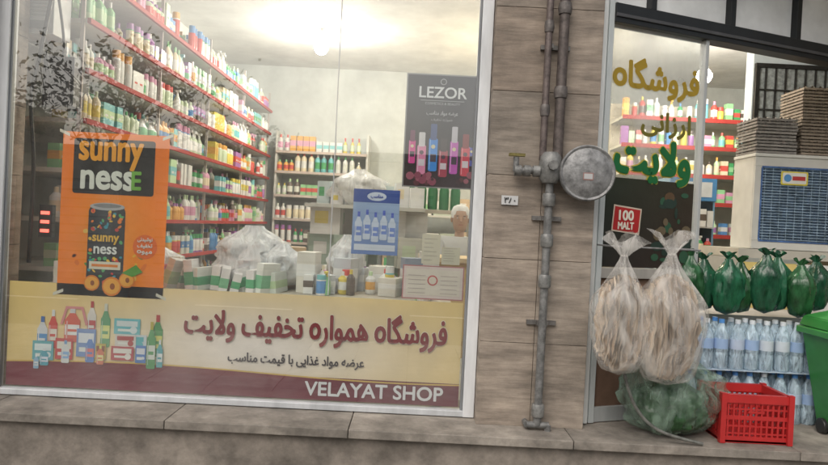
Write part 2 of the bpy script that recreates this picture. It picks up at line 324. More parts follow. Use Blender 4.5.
for k in range(90):
    x=ru(-1.855,-1.665); z=ru(1.12,1.54)
    if 1.27<z<1.42 and abs(x+1.76)<.085: continue
    b.disc(x,z,ru(.005,.014),.0199-ru(0,.0005),random.choice([(.95,.25,.03),(.03,.35,.45),(.95,.6,.05),(.7,.06,.05),(.1,.45,.15)]),rz=ru(.005,.014),n=8,rot=ru(0,3))
b.rect(-1.85,-1.67,1.205,1.25,.0188,(.8,.75,.6)); b.rect(-1.835,-1.685,1.22,1.235,.0183,(.85,.25,.03))
for cx,cz,r in((-1.83,1.125,.045),(-1.715,1.11,.055),(-1.63,1.15,.045)):
    b.disc(cx,cz,r,.0178-cx*.0001,(.85,.25,.02)); b.disc(cx,cz,r*.86,.0170,(.95,.45,.06),rz=r*.8); b.disc(cx+.005,cz,r*.26,.0160,(.35,.1,.02),n=14,rz=r*.34)
b.poly([(-1.66,1.19),(-1.58,1.24),(-1.54,1.2),(-1.6,1.17)],.0165,(.1,.35,.04))
b.disc(-1.535,1.345,.07,.0205,(.85,.16,.01),n=28)
b.obj("poster_print",M_print,e)
txt("sunny",-1.75,1.855,.36,.15,.0195,(1,.42,.02),e,.006); txt("ness",-1.765,1.715,.30,.10,.0195,(.85,.85,.75),e,.006); txt("E",-1.60,1.72,.05,.1,.0185,(.2,.5,.06),e,.004)
txt("sunny",-1.76,1.375,.15,.05,.0175,(.95,.55,.05),e,.002); txt("ness",-1.76,1.315,.13,.04,.0175,(.9,.9,.85),e,.002)
for k,s in enumerate(['نوشیدنی','تخفیف','میوه']): txt(shape(s),-1.535,1.385-k*.036,.085,.026,.019,(.9,.88,.8),e,.001)
# cosmetics poster
e=empty("cosmetics_poster"); b=MB()
b.rect(-.083,.335,1.765,2.415,.022,(.3,.29,.29)); b.grad(-.075,.327,1.773,2.407,.021,lambda a,c:(.008+.05*max(0,.4-c),.005,.006+.015*a),4,6)
for k,(x,z0,h,w,c1,c2) in enumerate([(-.035,1.90,.19,.038,(.85,.06,.35),(.2,.03,.1)),(.02,1.84,.24,.05,(.9,.3,.5),(.85,.8,.8)),(.085,1.86,.27,.05,(.03,.3,.85),(.05,.1,.3)),(.145,1.83,.22,.05,(.5,.05,.1),(.05,.03,.04)),(.205,1.85,.27,.046,(.7,.12,.6),(.7,.65,.7)),(.27,1.84,.24,.05,(.8,.05,.1),(.3,.02,.03)),(.305,1.9,.16,.03,(.12,.14,.6),(.04,.04,.04))]):
    y=.0203-k%3*.0018
    b.rrect(x-w/2,x+w/2,z0,z0+h*.7,w*.22,y,c1); b.rrect(x-w*.36,x+w*.36,z0+h*.66,z0+h,w*.12,y-.0004,c2); b.rect(x-w*.38,x+w*.38,z0+h*.2,z0+h*.36,y-.0006,(.85,.75,.8) if k%2 else (.06,.03,.06)); b.disc(x,z0+h*.52,w*.24,y-.0006,(.9,.8,.5) if k%2==0 else (.1,.05,.08)); b.rect(x-w*.4,x-w*.3,z0+.01,z0+h*.66,y-.0009,tuple(min(1,q+.3) for q in c1))
for k in range(20):
    b.disc(ru(-.06,.31),ru(1.79,1.85),ru(.008,.025),.0156-ru(0,.001),random.choice([(.12,.02,.03),(.05,.01,.02),(.3,.05,.1),(.4,.1,.15)]),n=9)
b.rect(-.0,.25,2.262,2.265,.020,(.5,.5,.5)); b.disc(.127,2.372,.018,.020,(.5,.5,.5)); b.disc(.127,2.372,.014,.0195,(.02,.02,.02))
b.obj("poster_print",M_print,e); txt("LEZOR",.127,2.31,.27,.062,.0195,(.9,.88,.88),e,.0016); txt("COSMETICS & BEAUTY",.127,2.247,.2,.014,.0195,(.5,.5,.5),e)
txt(shape('عرضه مواد مناسب'),.127,2.19,.18,.03,.0195,(.6,.58,.6),e,.0006); txt(shape('همواره تخفیف'),.127,2.155,.12,.022,.0195,(.5,.48,.5),e)
# detergent poster
e=empty("detergent_poster"); b=MB()
b.grad(-.355,-.09,1.367,1.74,.022,lambda a,c:(.15+.3*c,.25+.32*c,.55+.2*c),4,6); b.rect(-.355,-.09,1.665,1.74,.021,(.04,.09,.36))
for k in range(5): fbottle(b,-.32+k*.048,1.44+.012*(k%2),.042,.17,(.7,.75,.85),(.1,.15,.6),(.2,.3,.7),.0203)
b.rect(-.34,-.105,1.39,1.425,.0205,(.75,.78,.85)); b.disc(-.222,1.7,.055,.0203,(.7,.75,.85),rz=.025)
b.obj("poster_print",M_print,e); txt(shape('مناسب'),-.222,1.7,.07,.025,.0195,(.05,.1,.5),e,.001)
# certificate
e=empty("framed_certificate"); b=MB()
b.rect(-.053,.3,1.125,1.32,.03,(.5,.2,.2)); b.rect(-.046,.293,1.132,1.313,.029,(.75,.62,.58)); b.rect(-.03,.277,1.148,1.297,.028,(.76,.68,.58)); b.disc(.12,1.235,.03,.027,(.6,.1,.1)); b.disc(.12,1.235,.022,.0265,(.76,.66,.55))
for k in range(5): b.rect(-.02,.08,1.16+k*.025,1.163+k*.025,.0265,(.5,.4,.38)); b.rect(.165,.262,1.16+k*.025,1.163+k*.025,.0265,(.5,.4,.38))
b.obj("certificate_print",M_print,e)
b=MB()
for x0,x1,z0,z1,c in[(.05,.155,1.33,1.5,(.7,.64,.5)),(.165,.27,1.33,1.43,(.64,.6,.46))]:
    b.rect(x0,x1,z0,z1,.03,c)
    for k in range(6): b.rect(x0+.012,x1-.015-ru(0,.03),z0+.02+k*(z1-z0)/7,z0+.023+k*(z1-z0)/7,.029,(.45,.4,.35))
b.obj("paper_notices",M_print)
# ------------------------------------------------------------------ products
PAL=[(.8,.8,.78)]*6+[(.75,.78,.7),(.6,.7,.5),(.08,.38,.14),(.3,.6,.3),(.75,.6,.12),(.65,.1,.08),(.12,.3,.6),(.2,.55,.58),(.7,.35,.5),(.8,.7,.5),(.78,.42,.1),(.4,.18,.45),(.55,.75,.45),(.15,.12,.1)]
def product(b,x,y,z,hmax,fx=0):
    t=R(); c=random.choice(PAL); c2=random.choice(PAL); cap=random.choice(PAL); h=hmax*ru(.55,.95); w=ru(.028,.045)
    if t<.38:
        b.lathe([(w*.9,0),(w,h*.04),(w,h*.2),(w,h*.55),(w,h*.68),(w*.4,h*.82),(w*.38,h*.84),(w*.38,h)],(x,y,z),8,cols=[c,c,c2,c,c,cap,cap])
    elif t<.56:
        b.lathe([(w*.95,0),(w,h*.1),(w,h*.7),(w*.9,h*.75),(w*.92,h*.78),(w*.9,h*.98)],(x,y,z),8,cols=[c,c2,c,cap,cap])
    elif t<.68:
        b.lathe([(w,0),(w,h*.15),(w*.9,h*.55),(w*.35,h*.75),(w*.3,h*.88)],(x,y,z),8,cols=[c,c2,c,cap])
        b.box(x-.012,x+.03 if not fx else x+.012,y-.03 if fx else y-.01,y+.01,z+h*.88,z+h*.98,cap)
    else:
        a=ru(-.15,.15); mx=Matrix.Translation((x,y,z))@Matrix.Rotation(a,4,'Z')
        b.box(-w,w,-w,w,0,h*.85,c,0,mx); b.box(-w-.001,w+.001,-w-.001,w+.001,h*.3,h*.6,c2,0,mx); b.box(-w-.0015,w+.0015,-w*.5,w*.5,h*.36,h*.44,cap,0,mx)
def carton(b,x,y,z,w,d,h,c,a=0):
    mx=Matrix.Translation((x,y,z))@Matrix.Rotation(a,4,'Z'); b.box(-w/2,w/2,-d/2,d/2,0,h,c,0,mx); b.box(-w/2-.001,w/2+.001,-.03,.03,h*.02,h+.001,tuple(q*1.2 for q in c),0,mx)
    b.box(-w*.35,w*.1,-d/2-.002,-d/2,h*.35,h*.75,random.choice(PAL),0,mx)
RED=(.42,.045,.035)
random.seed(21)
e=empty("wall_shelving"); b=MB(); p=MB()
lev=[.8,1.15,1.48,1.81,2.14,2.47,2.8,3.13]
for li,z in enumerate(lev):
    b.box(-2.95,-2.22,.6,6.0,z-.03,z,(.7,.69,.64)); b.box(-2.22,-2.195,.6,6.0,z-.028,z+.006,RED)
    y=.66; run=0
    while y<5.95:
        if run<=0: run=random.choice((1,2,3,4)); st=random.getstate()
        keep=random.getstate(); random.setstate(st)
        if not(R()<.06): product(p,-2.27+.01*math.sin(y*40),y,z+.001,.28,0)
        random.setstate(keep); R(); run-=1
        if R()<.75: product(p,-2.42,y+.02,z+.001,.3,0)
        y+=ru(.078,.1)
for y in (.6,1.9,3.2,4.6,6.0): b.box(-2.93,-2.88,y-.02,y+.02,.46,3.4,(.6,.6,.58)); b.box(-2.26,-2.235,y-.008,y+.008,.46,3.4,(.5,.45,.42))
b.obj("red_shelf_frame",M_matte,e); p.obj("shelf_goods",M_plastic,e)
e=empty("wall_shelving"); b=MB(); p=MB()
for z in [.8,1.2,1.55,1.9,2.25,2.55]:
    b.box(-2.1,-.75,5.95,6.38,z-.03,z,(.75,.74,.7)); b.box(-2.1,-.75,5.93,5.95,z-.03,z+.006,(.6,.5,.45))
    x=-2.05; run=0
    while x<-.8:
        if run<=0: run=random.choice((2,3,4)); st=random.getstate()
        keep=random.getstate(); random.setstate(st); product(p,x,6.0,z+.001,.31,1); random.setstate(keep); R(); run-=1
        x+=ru(.08,.11)
for x in(-2.1,-.75): b.box(x-.015,x+.015,5.96,6.37,.46,2.85,(.65,.65,.62))
b.obj("shelf_frame",M_matte,e); p.obj("shelf_goods",M_plastic,e)
# low back shelf with cartons and packs
e=empty("low_shelving"); b=MB(); p=MB()
for z in [.8,1.25,1.7]:
    b.box(-.6,3.1,5.6,6.1,z-.03,z,(.62,.62,.58)); x=-.45
    while x<3.0:
        w=ru(.15,.32); carton(p,x+w/2,5.85,z+.001,w,.3,ru(.18,.36),random.choice([(.5,.36,.22),(.6,.45,.3),(.75,.74,.7),(.7,.72,.66),(.45,.5,.42),(.78,.72,.5)]),ru(-.1,.1)); x+=w+.02
for x in(-.6,1.2,3.1): b.box(x-.015,x+.015,5.62,6.08,.46,2.1,(.5,.5,.48))
b.obj("shelf_frame",M_matte,e); p.obj("cartons",M_matte,e)
p=MB()
for i in range(26):
    x=ru(-1.0,0.0); y=ru(2.9,3.7); carton(p,x,y,.461+random.choice((0,.32,.64,.95)),.3,.28,.31,random.choice([(.5,.37,.24),(.75,.74,.72),(.62,.62,.55),(.4,.5,.42)]),ru(-.25,.25))
for i in range(7): carton(p,-.95+i*.16,3.0+ru(0,.3),1.72,.14,.14,ru(.1,.26),random.choice([(.8,.8,.8),(.75,.74,.6),(.6,.7,.72),(.3,.5,.35)]),ru(-.4,.4))
p.box(-1.1,.1,2.75,3.85,1.68,1.715,(.6,.6,.56)); p.obj("carton_stack",M_matte)
b=MB(); 
for i in range(5): b.lathe([(.05,0),(.052,.02),(.052,.2),(.03,.29),(.016,.33),(.016,.38)],(-.06+i*.12,3.2,1.72),10,col=(.03,.2,.07))
b.box(-.15,.6,3.1,3.35,1.68,1.715,(.55,.5,.4)); b.box(-.15,.6,3.1,3.35,.46,.5,(.55,.5,.4)); 
for x in(-.15,.57): b.box(x,x+.03,3.1,3.13,.5,1.68,(.5,.45,.35)); b.box(x,x+.03,3.32,3.35,.5,1.68,(.5,.45,.35))
b.obj("bottle_rack",M_plastic)
e=empty("wall_shelving"); b=MB(); p=MB()
for z in[.8,1.2,1.6,2.0,2.35,2.7,3.05]:
    b.box(2.55,4.6,4.5,5.0,z-.03,z,(.6,.6,.55)); b.box(2.55,4.6,4.475,4.5,z-.035,z+.015,RED)
    x=2.6
    while x<4.55: product(p,x,4.56,z+.001,.3,1); x+=ru(.08,.12)
b.box(2.55,4.6,5.003,5.03,.46,3.3,(.65,.6,.5)); b.obj("red_shelf_frame",M_matte,e); p.obj("shelf_goods",M_plastic,e)
# display table with goods
e=empty("display_table"); b=MB()
b.box(-2.25,.25,.12,1.0,1.04,1.08,(.5,.45,.36)); 
for x in(-2.2,-1,.2):
    for y in(.16,.94): b.box(x-.025,x+.025,y,y+.05,.46,1.04,(.4,.38,.35))
b.obj("table",M_matte,e); p=MB()
for i in range(11):
    x=-1.5+i*.066
    mx=Matrix.Translation((x,.36+ru(-.04,.08),1.08))@Matrix.Rotation(ru(-.35,.35),4,'Y')@Matrix.Rotation(ru(-.5,.5),4,'Z')
    c=random.choice([(.8,.82,.78),(.7,.75,.7),(.82,.8,.8)]); h=ru(.12,.19); p.box(-.026,.026,-.08,.08,0,h,c,0,mx); p.box(-.027,.027,-.081,.081,.03,h*.6,random.choice([(.1,.4,.2),(.2,.5,.3),(.5,.65,.4)]),0,mx)
for i in range(60):
    x=ru(-2.2,.2)
    if -1.5<x<-.8: continue
    product(p,x,ru(.3,.8),1.081,.22,1)
for i in range(9):
    x=-.78+i*.11+ru(-.02,.02); h=ru(.1,.3); y=.45+ru(0,.35); c=random.choice([(.5,.35,.2),(.75,.72,.65),(.6,.62,.65),(.3,.35,.45),(.8,.8,.8)])
    mx=Matrix.Translation((x,y,1.081))@Matrix.Rotation(ru(-.4,.4),4,'Z'); p.box(-.06,.06,-.07,.07,0,h,c,0,mx); p.box(-.061,.061,-.071,.071,h*.4,h*.7,(.8,.8,.78),0,mx)
p.obj("table_goods",M_plastic,e,.002)
def lumpy(name,c,rx,ry,rz,mat,col,seed=0,pleat=.07,n=40,m=22,top=.22,parent=None,extra=None,rough=1,t0=.72):
    b=MB(); prof=[]
    for j in range(m+1):
        t=j/m; z=-rz+2*rz*t; r=math.sqrt(max(0,1-(2*t-1)**2))**.62
        if t>t0: r=r*(1-(t-t0)/(1-t0))+top*((t-t0)/(1-t0))
        prof.append((max(r,.02),z))
    def fn(a,t,z):
        v=Vector((math.cos(a)*1.6,math.sin(a)*1.6,z*5+seed*3.1))
        return 1+rough*(.17*noise.noise(v)+.1*noise.noise(v*2.7)+.07*noise.noise(v*6))+pleat*math.sin(a*9+seed+4*noise.noise(v))*(t**2)
    b.lathe(prof,c,n,col=col,sx=rx,sy=ry,fn=fn)
    if extra:
        zt=c[2]+rz; vs=[];N=26
        for j in range(5):
            for i in range(N):
                a=6.283*i/N; r=(.012,.03,.05,.07,.085)[j]*extra*(1+.35*math.sin(a*5+seed)); vs.append((c[0]+r*math.cos(a),c[1]+r*.5*math.sin(a),zt-.01+(0,.03,.055,.075,.085)[j]*extra*(1+.3*math.sin(a*3+seed*2))))
        b.add(vs,[(j*N+i,j*N+(i+1)%N,(j+1)*N+(i+1)%N,(j+1)*N+i) for j in range(4) for i in range(N)],col,0,True)
    return b.obj(name,mat,parent)
WH=(.85,.85,.85)
lumpy("white_plastic_bag",(-1.08,.68,1.28),.25,.18,.21,M_filmw,WH,1,.1,rough=2.2,n=56,m=30); lumpy("white_plastic_bag",(-.86,.6,1.24),.16,.15,.14,M_filmw,WH,12,.15,rough=2.4)
lumpy("white_plastic_bag",(-.45,.75,1.27),.13,.12,.19,M_filmw,WH,2,.1,rough=2); lumpy("white_plastic_bag",(-.6,3.1,1.9),.28,.2,.2,M_filmw,WH,31,.1,rough=2)
lumpy("white_plastic_bag",(-1.75,.75,1.2),.2,.15,.12,M_filmw,WH,9,.1,rough=2)
b=MB(); b.box(.1,1.6,1.7,2.2,.46,1.25,(.55,.36,.14)); b.box(.05,1.65,1.65,2.25,1.253,1.29,(.65,.5,.3)); b.box(.12,.85,1.69,1.699,.6,1.2,(.65,.45,.18)); b.box(.9,1.55,1.69,1.699,.6,1.2,(.65,.45,.18)); b.obj("wooden_counter",M_matte)
# ------------------------------------------------------------------ seated shopkeeper behind the counter
import bmesh
e=empty("shopkeeper",(.44,2.62,.46))
def skin_obj(name,verts,edges,radii,col):
    me=bpy.data.meshes.new(name); bm=bmesh.new(); lay=bm.verts.layers.skin.verify()
    vs=[bm.verts.new(v) for v in verts]
    for i,v in enumerate(vs):
        r=radii[i]; v[lay].radius=r if isinstance(r,tuple) else (r,r); v[lay].use_root=(i==0)
    for a,c in edges: bm.edges.new((vs[a],vs[c]))
    bm.to_mesh(me); bm.free(); o=bpy.data.objects.new(name,me); COL.objects.link(o); o.parent=e
    s=o.modifiers.new("skin","SKIN"); s.use_smooth_shade=True; s=o.modifiers.new("sub","SUBSURF"); s.levels=2; s.render_levels=2
    me.materials.append(tmat(col)); return o
D=-.34
def dn(l): return [(x,y,z+D) for x,y,z in l]
skin_obj("jacket",dn([(0,0,.86),(0,0,.97),(0,-.02,1.1),(0,-.03,1.24),(0,-.03,1.33),(.15,-.02,1.29),(.21,-.06,1.08),(.15,-.24,.98),(-.15,-.02,1.29),(-.21,-.06,1.08),(-.14,-.24,.98)]),
 [(0,1),(1,2),(2,3),(3,4),(3,5),(5,6),(6,7),(3,8),(8,9),(9,10)],[(.15,.11),(.15,.11),(.16,.115),(.15,.1),.055,.065,.05,.04,.065,.05,.04],(.6,.62,.63))
skin_obj("trousers",[(0,0,.5),(.09,-.08,.48),(.11,-.42,.5),(.11,-.4,.1),(-.09,-.08,.48),(-.11,-.42,.5),(-.11,-.4,.1)],[(0,1),(1,2),(2,3),(0,4),(4,5),(5,6)],[(.15,.1),.09,.065,.05,.09,.065,.05],(.06,.06,.08))
for sx in(.11,-.11): skin_obj("shoe",[(sx,-.38,.05),(sx,-.47,.045),(sx,-.57,.035)],[(0,1),(1,2)],[.045,.045,.035],(.03,.03,.03))
for sg in(1,-1):
    hv=[(.15*sg,-.24,.98),(.14*sg,-.31,.975),(.13*sg,-.335,.973)]; he=[(0,1),(1,2)]; hr=[.026,.03,.026]
    for k,l in enumerate((.055,.065,.06,.045)):
        fx=(.15-.016*k)*sg; i0=len(hv); hv+= [(fx,-.36,.972),(fx,-.36-l*.5,.968),(fx-.002*sg,-.36-l,.957)]; he+=[(2,i0),(i0,i0+1),(i0+1,i0+2)]; hr+=[.009,.008,.007]
    i0=len(hv); hv+=[(.11*sg,-.30,.97),(.09*sg,-.33,.965)]; he+=[(1,i0),(i0,i0+1)]; hr+=[.012,.009]
    skin_obj("hand",dn(hv),he,hr,(.55,.36,.26))
skin_obj("neck",dn([(0,-.03,1.3),(0,-.035,1.36),(0,-.04,1.42)]),[(0,1),(1,2)],[.055,.05,.05],(.55,.36,.26))
b=MB(); SK=(.5,.32,.22); hz=1.5+D
def headfn(a,t,z):
    f=math.sin(a); return 1+(.06*max(0,-f) if .3<t<.8 else 0)
b.lathe([(.03,-.115),(.052,-.105),(.062,-.08),(.07,-.04),(.076,0),(.078,.04),(.072,.08),(.05,.11),(.02,.122)],(0,-.05,hz),20,col=SK,sy=1.18,fn=headfn)
b.lathe([(.006,-.02),(.014,-.012),(.01,.01),(.006,.03)],(0,-.148,hz-.005),8,col=SK)
for sx in(-.03,.03): b.lathe([(.004,-.006),(.01,0),(.004,.006)],(sx,-.135,hz+.015),8,col=(.9,.9,.88)); b.lathe([(.002,-.004),(.005,0),(.002,.004)],(sx,-.142,hz+.015),8,col=(.03,.02,.02)); b.box(sx-.014,sx+.014,-.143,-.134,hz+.031,hz+.037,(.04,.03,.03))
b.box(-.022,.022,-.137,-.13,hz-.054,hz-.047,(.4,.16,.14))
for sx in(-.082,.082): b.lathe([(.006,-.028),(.014,0),(.008,.028)],(sx,-.04,hz),8,col=SK)
b.obj("head",M_skin,e)
b=MB(); b.lathe([(.088,-.03),(.091,0),(.088,.04),(.07,.08),(.03,.1)],(0,-.035,hz+.045),20,col=(.82,.82,.8),sy=1.15); b.obj("white_cap",M_cloth,e)
b=MB(); b.box(.22,.66,2.45,2.9,.84,.88,(.2,.15,.1)); b.box(.22,.66,2.88,2.92,.883,1.3,(.2,.15,.1))
for x in (.24,.6):
    for y in(2.47,2.84): b.box(x,x+.04,y,y+.04,.46,.838,(.15,.11,.08))
b.obj("wooden_chair",M_matte,None,.004)
# wall AC, cables, sign
b=MB(); b.box(-2.6,-2.3,.35,.55,2.62,2.93,(.78,.79,.8)); b.box(-2.57,-2.33,.34,.349,2.65,2.7,(.3,.32,.33))
for k in range(7): b.box(-2.57,-2.33,.342,.349,2.73+k*.024,2.74+k*.024,(.5,.52,.53))
b.obj("air_conditioner",M_plastic,None,.006)
def smooth(pts,n=6):
    P=[Vector(p) for p in pts]; out=[]
    for i in range(len(P)-1):
        a=P[max(i-1,0)];b_=P[i];c=P[i+1];d=P[min(i+2,len(P)-1)]
        for k in range(n):
            t=k/n; out.append(.5*((2*b_)+(c-a)*t+(2*a-5*b_+4*c-d)*t*t+(3*b_-a-3*c+d)*t**3))
    return out+[P[-1]]
b=MB(); b.tube(smooth([(-2.28,.3,2.9),(-2.33,.28,2.5),(-2.37,.27,2.2),(-2.34,.27,1.8),(-2.35,.28,1.2)]),.012,(.02,.02,.02)); b.tube(smooth([(-2.25,.3,2.85),(-2.2,.3,2.5),(-2.27,.3,2.35),(-2.31,.3,2.5)]),.008,(.02,.02,.02)); b.obj("power_cable",M_plastic)
b=MB(); b.box(-2.31,-2.23,.3,.34,1.36,1.56,(.02,.02,.02)); 
for k in range(3): b.box(-2.295,-2.245,.29,.299,1.39+k*.055,1.41+k*.055,(1,.1,.05),1)
b.obj("led_sign",[M_plastic,M_led])
b=MB(); b.box(-2.44,-2.24,.5,.7,2.2,2.52,(.05,.05,.055)); b.box(-2.42,-2.26,.492,.499,2.24,2.48,(.12,.12,.13)); b.disc(-2.34,2.36,.06,.488,(.03,.03,.03)); b.obj("wall_speaker",M_plastic,None,.006)
# ------------------------------------------------------------------ lamps
def lamp(x,y,z,pw,col=(1,.92,.8)):
    e=empty("ceiling_lamp",(x,y,z)); b=MB(); b.tube([(0,0,.1),(0,0,3.9-z)],.012,(.7,.7,.7)); b.lathe([(.04,.07),(.045,.1),(.02,.14)],(0,0,0),12,col=(.8,.8,.8)); b.obj("fixture",M_matte,e)
    b=MB(); b.lathe([(.02,-.085),(.06,-.065),(.085,-.02),(.085,.02),(.06,.06),(.035,.075)],(0,0,0),16,col=(1,1,1)); b.obj("globe",M_lamp,e)
    l=bpy.data.lights.new("lamp_light","POINT"); l.shadow_soft_size=.1; l.energy=pw; l.color=col; o=bpy.data.objects.new("lamp_light",l); COL.objects.link(o); o.parent=e; o.location=(0,0,-.2)
lamp(-1.25,4.3,3.66,105); lamp(-.75,1.7,3.75,62); lamp(3.2,3.7,3.4,65); lamp(2.2,1.6,3.7,55); lamp(1.2,4.4,3.3,85,(1,.76,.45))
# ------------------------------------------------------------------ gas pipe on pillar
e=empty("gas_pipe"); b=MB(); PC=(.25,.25,.245); yp=-.19
b.tube([(.718,yp,.5),(.718,yp,1.9)],.022,PC,12); b.tube([(.672,yp,1.93),(.672,yp,3.6)],.019,(.17,.135,.125),12); b.tube([(.752,yp,1.9),(.752,yp,3.6)],.028,(.14,.115,.105),12)
for z in(.58,1.28,1.5,1.72,1.9): b.lathe([(.03,-.035),(.035,-.025),(.035,.025),(.03,.035)],(.718,yp,z),12,col=(.28,.28,.27))
for z in(2.3,2.75): b.lathe([(.034,-.03),(.039,0),(.034,.03)],(.752,yp,z),12,col=(.18,.16,.15)); b.lathe([(.024,-.03),(.028,0),(.024,.03)],(.672,yp,z-.1),12,col=(.18,.16,.15))
b.tube([(.53,yp-.01,1.865),(.64,yp-.01,1.875),(.72,yp-.01,1.87),(.86,yp-.02,1.87)],.02,PC,12)
for x in(.54,.59,.64,.79): b.tube([(x-.018,yp-.01,1.87),(x+.018,yp-.01,1.87)],.031,(.27,.27,.26),8)
b.tube([(.53,yp-.01,1.865),(.53,yp-.01,1.94)],.016,PC); b.box(.49,.575,yp-.03,yp+.01,1.945,1.96,(.3,.25,.08))
b.lathe([(.04,-.09),(.058,-.065),(.062,0),(.058,.05),(.04,.075)],(.715,yp-.005,1.9),16,col=(.25,.25,.24))
b.tube([(.715,yp-.06,1.9),(.715,yp-.09,1.9)],.026,(.24,.24,.23),8)
for z in(1.05,1.62,2.55): b.box(.64,.8,-.15,-.131,z-.012,z+.012,(.2,.19,.18)); b.box(.69,.70,-.19,-.15,z-.012,z+.012,(.2,.19,.18)); b.box(.737,.747,-.19,-.15,z-.012,z+.012,(.2,.19,.18))
b.tube([(.66,yp,.5),(.78,yp,.5)],.018,PC,10); b.tube([(.66,yp,.5),(.66,-.13,.5)],.016,PC,10); b.tube([(.775,yp,.5),(.775,yp,.47)],.018,PC,10)
b.obj("pipes",M_metal,e)
b=MB(); mx=Matrix.Rotation(math.pi/2,4,'X')
b.lathe([(.02,-.06),(.12,-.055),(.145,-.035),(.15,0),(.15,.012),(.143,.018),(.132,.012),(.1,.028),(.05,.034),(.02,.036)],(.905,-.235,1.87),40,col=(.3,.3,.3),mx=mx); b.obj("round_cover",M_metal,e)
b=MB(); b.rrect(.875,.93,1.83,1.87,.004,-.272,(.35,.2,.18)); b.rect(.88,.925,1.836,1.864,-.2735,(.5,.5,.5)); b.obj("label",M_print,e)
e=empty("house_number_plate"); b=MB(); b.box(.47,.56,-.14,-.132,1.685,1.735,(.6,.6,.6)); b.obj("plate",M_print,e); txt("۳۸۰",.515,1.71,.06,.03,-.1415,(.03,.03,.03),e,.001)
# ------------------------------------------------------------------ door side
DA=math.radians(20.7)
e=empty("entrance_door",(1.03,0,0),DA)
b=MB(); b.box(-.0,.035,-.03,.03,.475,3.4,(.62,.66,.66)); b.box(.71,.735,-.025,.025,.475,2.75,(.5,.52,.52)); b.box(.035,.71,-.02,.02,.475,.56,(.45,.47,.47)); b.box(.035,.71,-.02,.02,1.30,1.36,(.4,.38,.35))
b.obj("door_frame",M_frame,e,.003)
b=MB(); b.grad(.035,.71,.56,1.30,0,lambda a,c:(.2,.12,.08),2,2); b.obj("lower_panel",M_brick,e)
b=MB(); b.rect(.035,.71,1.36,2.75,0,(1,1,1)); b.obj("door_glass",M_glass2,e)
BK=(.018,.02,.022); b=MB(); b.box(.035,2.5,-.04,.06,2.75,2.86,BK); b.box(.035,2.5,-.04,.06,3.3,3.4,BK)
for t in(.3,.9,1.45,2.0,2.46): b.box(t-.02,t+.02,-.035,.055,2.86,3.3,BK)
b.box(.035,2.5,-.05,-.04,2.78,2.8,(.08,.08,.085)); b.obj("transom_frame",M_frame,e,.003)
b=MB(); b.rect(.035,2.48,2.86,3.3,.01,(.88,.9,.9)); b.obj("transom_panes",M_wall,e)
GO=(.36,.24,.02); GD=(.16,.14,.02); GR=(.008,.13,.035)
txt(shape('فروشگاه'),.375,2.47,.62,.215,-.004,GO,e,.007); txt(shape('ارزانی'),.46,2.21,.36,.145,-.004,GD,e,.005); txt(shape('ولایت'),.375,1.985,.54,.25,-.004,(.5,.42,.06),e,.018); txt(shape('ولایت'),.375,1.985,.54,.25,-.008,GR,e,.011)
b=MB(); b.box(.99,1.03,-.04,.06,.475,3.4,(.76,.78,.77)); b.obj("door_post",M_frame,shop,.003)
e2=empty("malt_drink_poster",(1.03,0,0),DA); b=MB()
b.grad(.04,.69,1.365,1.88,-.006,lambda a,c:(.02+.015*a,.018+.01*c,.015),4,4)
for k in range(30):
    b.disc(ru(.42,.66),ru(1.4,1.82),ru(.01,.05),-.0075-ru(0,.002),random.choice([(.1,.06,.03),(.03,.09,.05),(.13,.1,.06),(.02,.04,.03)]),rz=ru(.01,.04),n=10)
mp=[(-.09,-.06),(.09,-.075),(.1,.06),(-.08,.075)]; b.poly([(.2+x,1.64+z) for x,z in mp],-.0105,(.42,.02,.02)); b.poly([(.2+x*1.1,1.64+z*1.13) for x,z in mp],-.0098,(.6,.5,.4))
b.obj("poster_print",M_print,e2); txt("100",.2,1.665,.1,.055,-.0115,(.75,.7,.6),e2,.003); txt("MALT",.2,1.605,.11,.04,-.0115,(.75,.7,.6),e2,.002)
# ------------------------------------------------------------------ goods at the door
b=MB(); b.tube([(1.03,-.06,1.49),(1.03,-.33,1.49)],.005,(.3,.3,.3)); b.tube([(1.03,-.33,1.49),(1.5,-.3,1.49)],.005,(.3,.3,.3)); b.tube([(1.5,-.3,1.49),(1.5,.16,1.49)],.005,(.3,.3,.3)); b.obj("hanging_rail",M_metal)
def breadbag(c,rx,ry,rz,seed,n):
    random.seed(seed); e=empty("bread_bag"); b=MB()
    for k in range(n):
        t=(k+.5)/n; x=c[0]-rx*.74+2*rx*.74*t; hh=rz*.8*math.sqrt(max(.3,1-(2*t-1)**2*.8)); col=random.choice([(.74,.58,.42),(.68,.52,.37),(.76,.63,.48),(.64,.48,.33)]); ph=ru(0,6)
        G=9; H=14; vs=[]
        for j in range(H+1):
            for i in range(G+1):
                u=i/G*2-1; w=j/H*2-1; wd=ry*.66*math.sqrt(max(.02,1-w*w*.95))*math.sqrt(max(.2,1-(2*t-1)**2*.7))
                q=Vector((x*9,u*1.4,w*2.4+ph)); vs.append((x+.018*noise.noise(q)+.008*noise.noise(q*3)+.01*u*math.sin(ph),c[1]+u*wd+ru(-.003,.003),c[2]-.04+w*hh+.01*noise.noise(q*2)))
        w2=G+1; b.add(vs,[(j*w2+i,j*w2+i+1,(j+1)*w2+i+1,(j+1)*w2+i) for j in range(H) for i in range(G)],col,0,True)
    b.obj("flat_breads",M_puff,e)
    lumpy("clear_bag",c,rx,ry,rz,M_film,(1,1,1),seed,.14,top=.1,parent=e,extra=1.2,t0=.62,rough=.7)
breadbag((1.085,-.36,1.14),.155,.13,.31,3,22); breadbag((1.33,-.36,1.13),.185,.15,.34,6,26)
e=empty("produce_bag"); lumpy("green_produce",(1.46,-.12,.64),.19,.16,.15,M_poly,(.04,.1,.04),4,.1,parent=e,rough=1.8); lumpy("clear_bag",(1.46,-.12,.70),.26,.19,.23,M_filmg,(1,1,1),8,.15,parent=e,extra=1.6,rough=1.8)
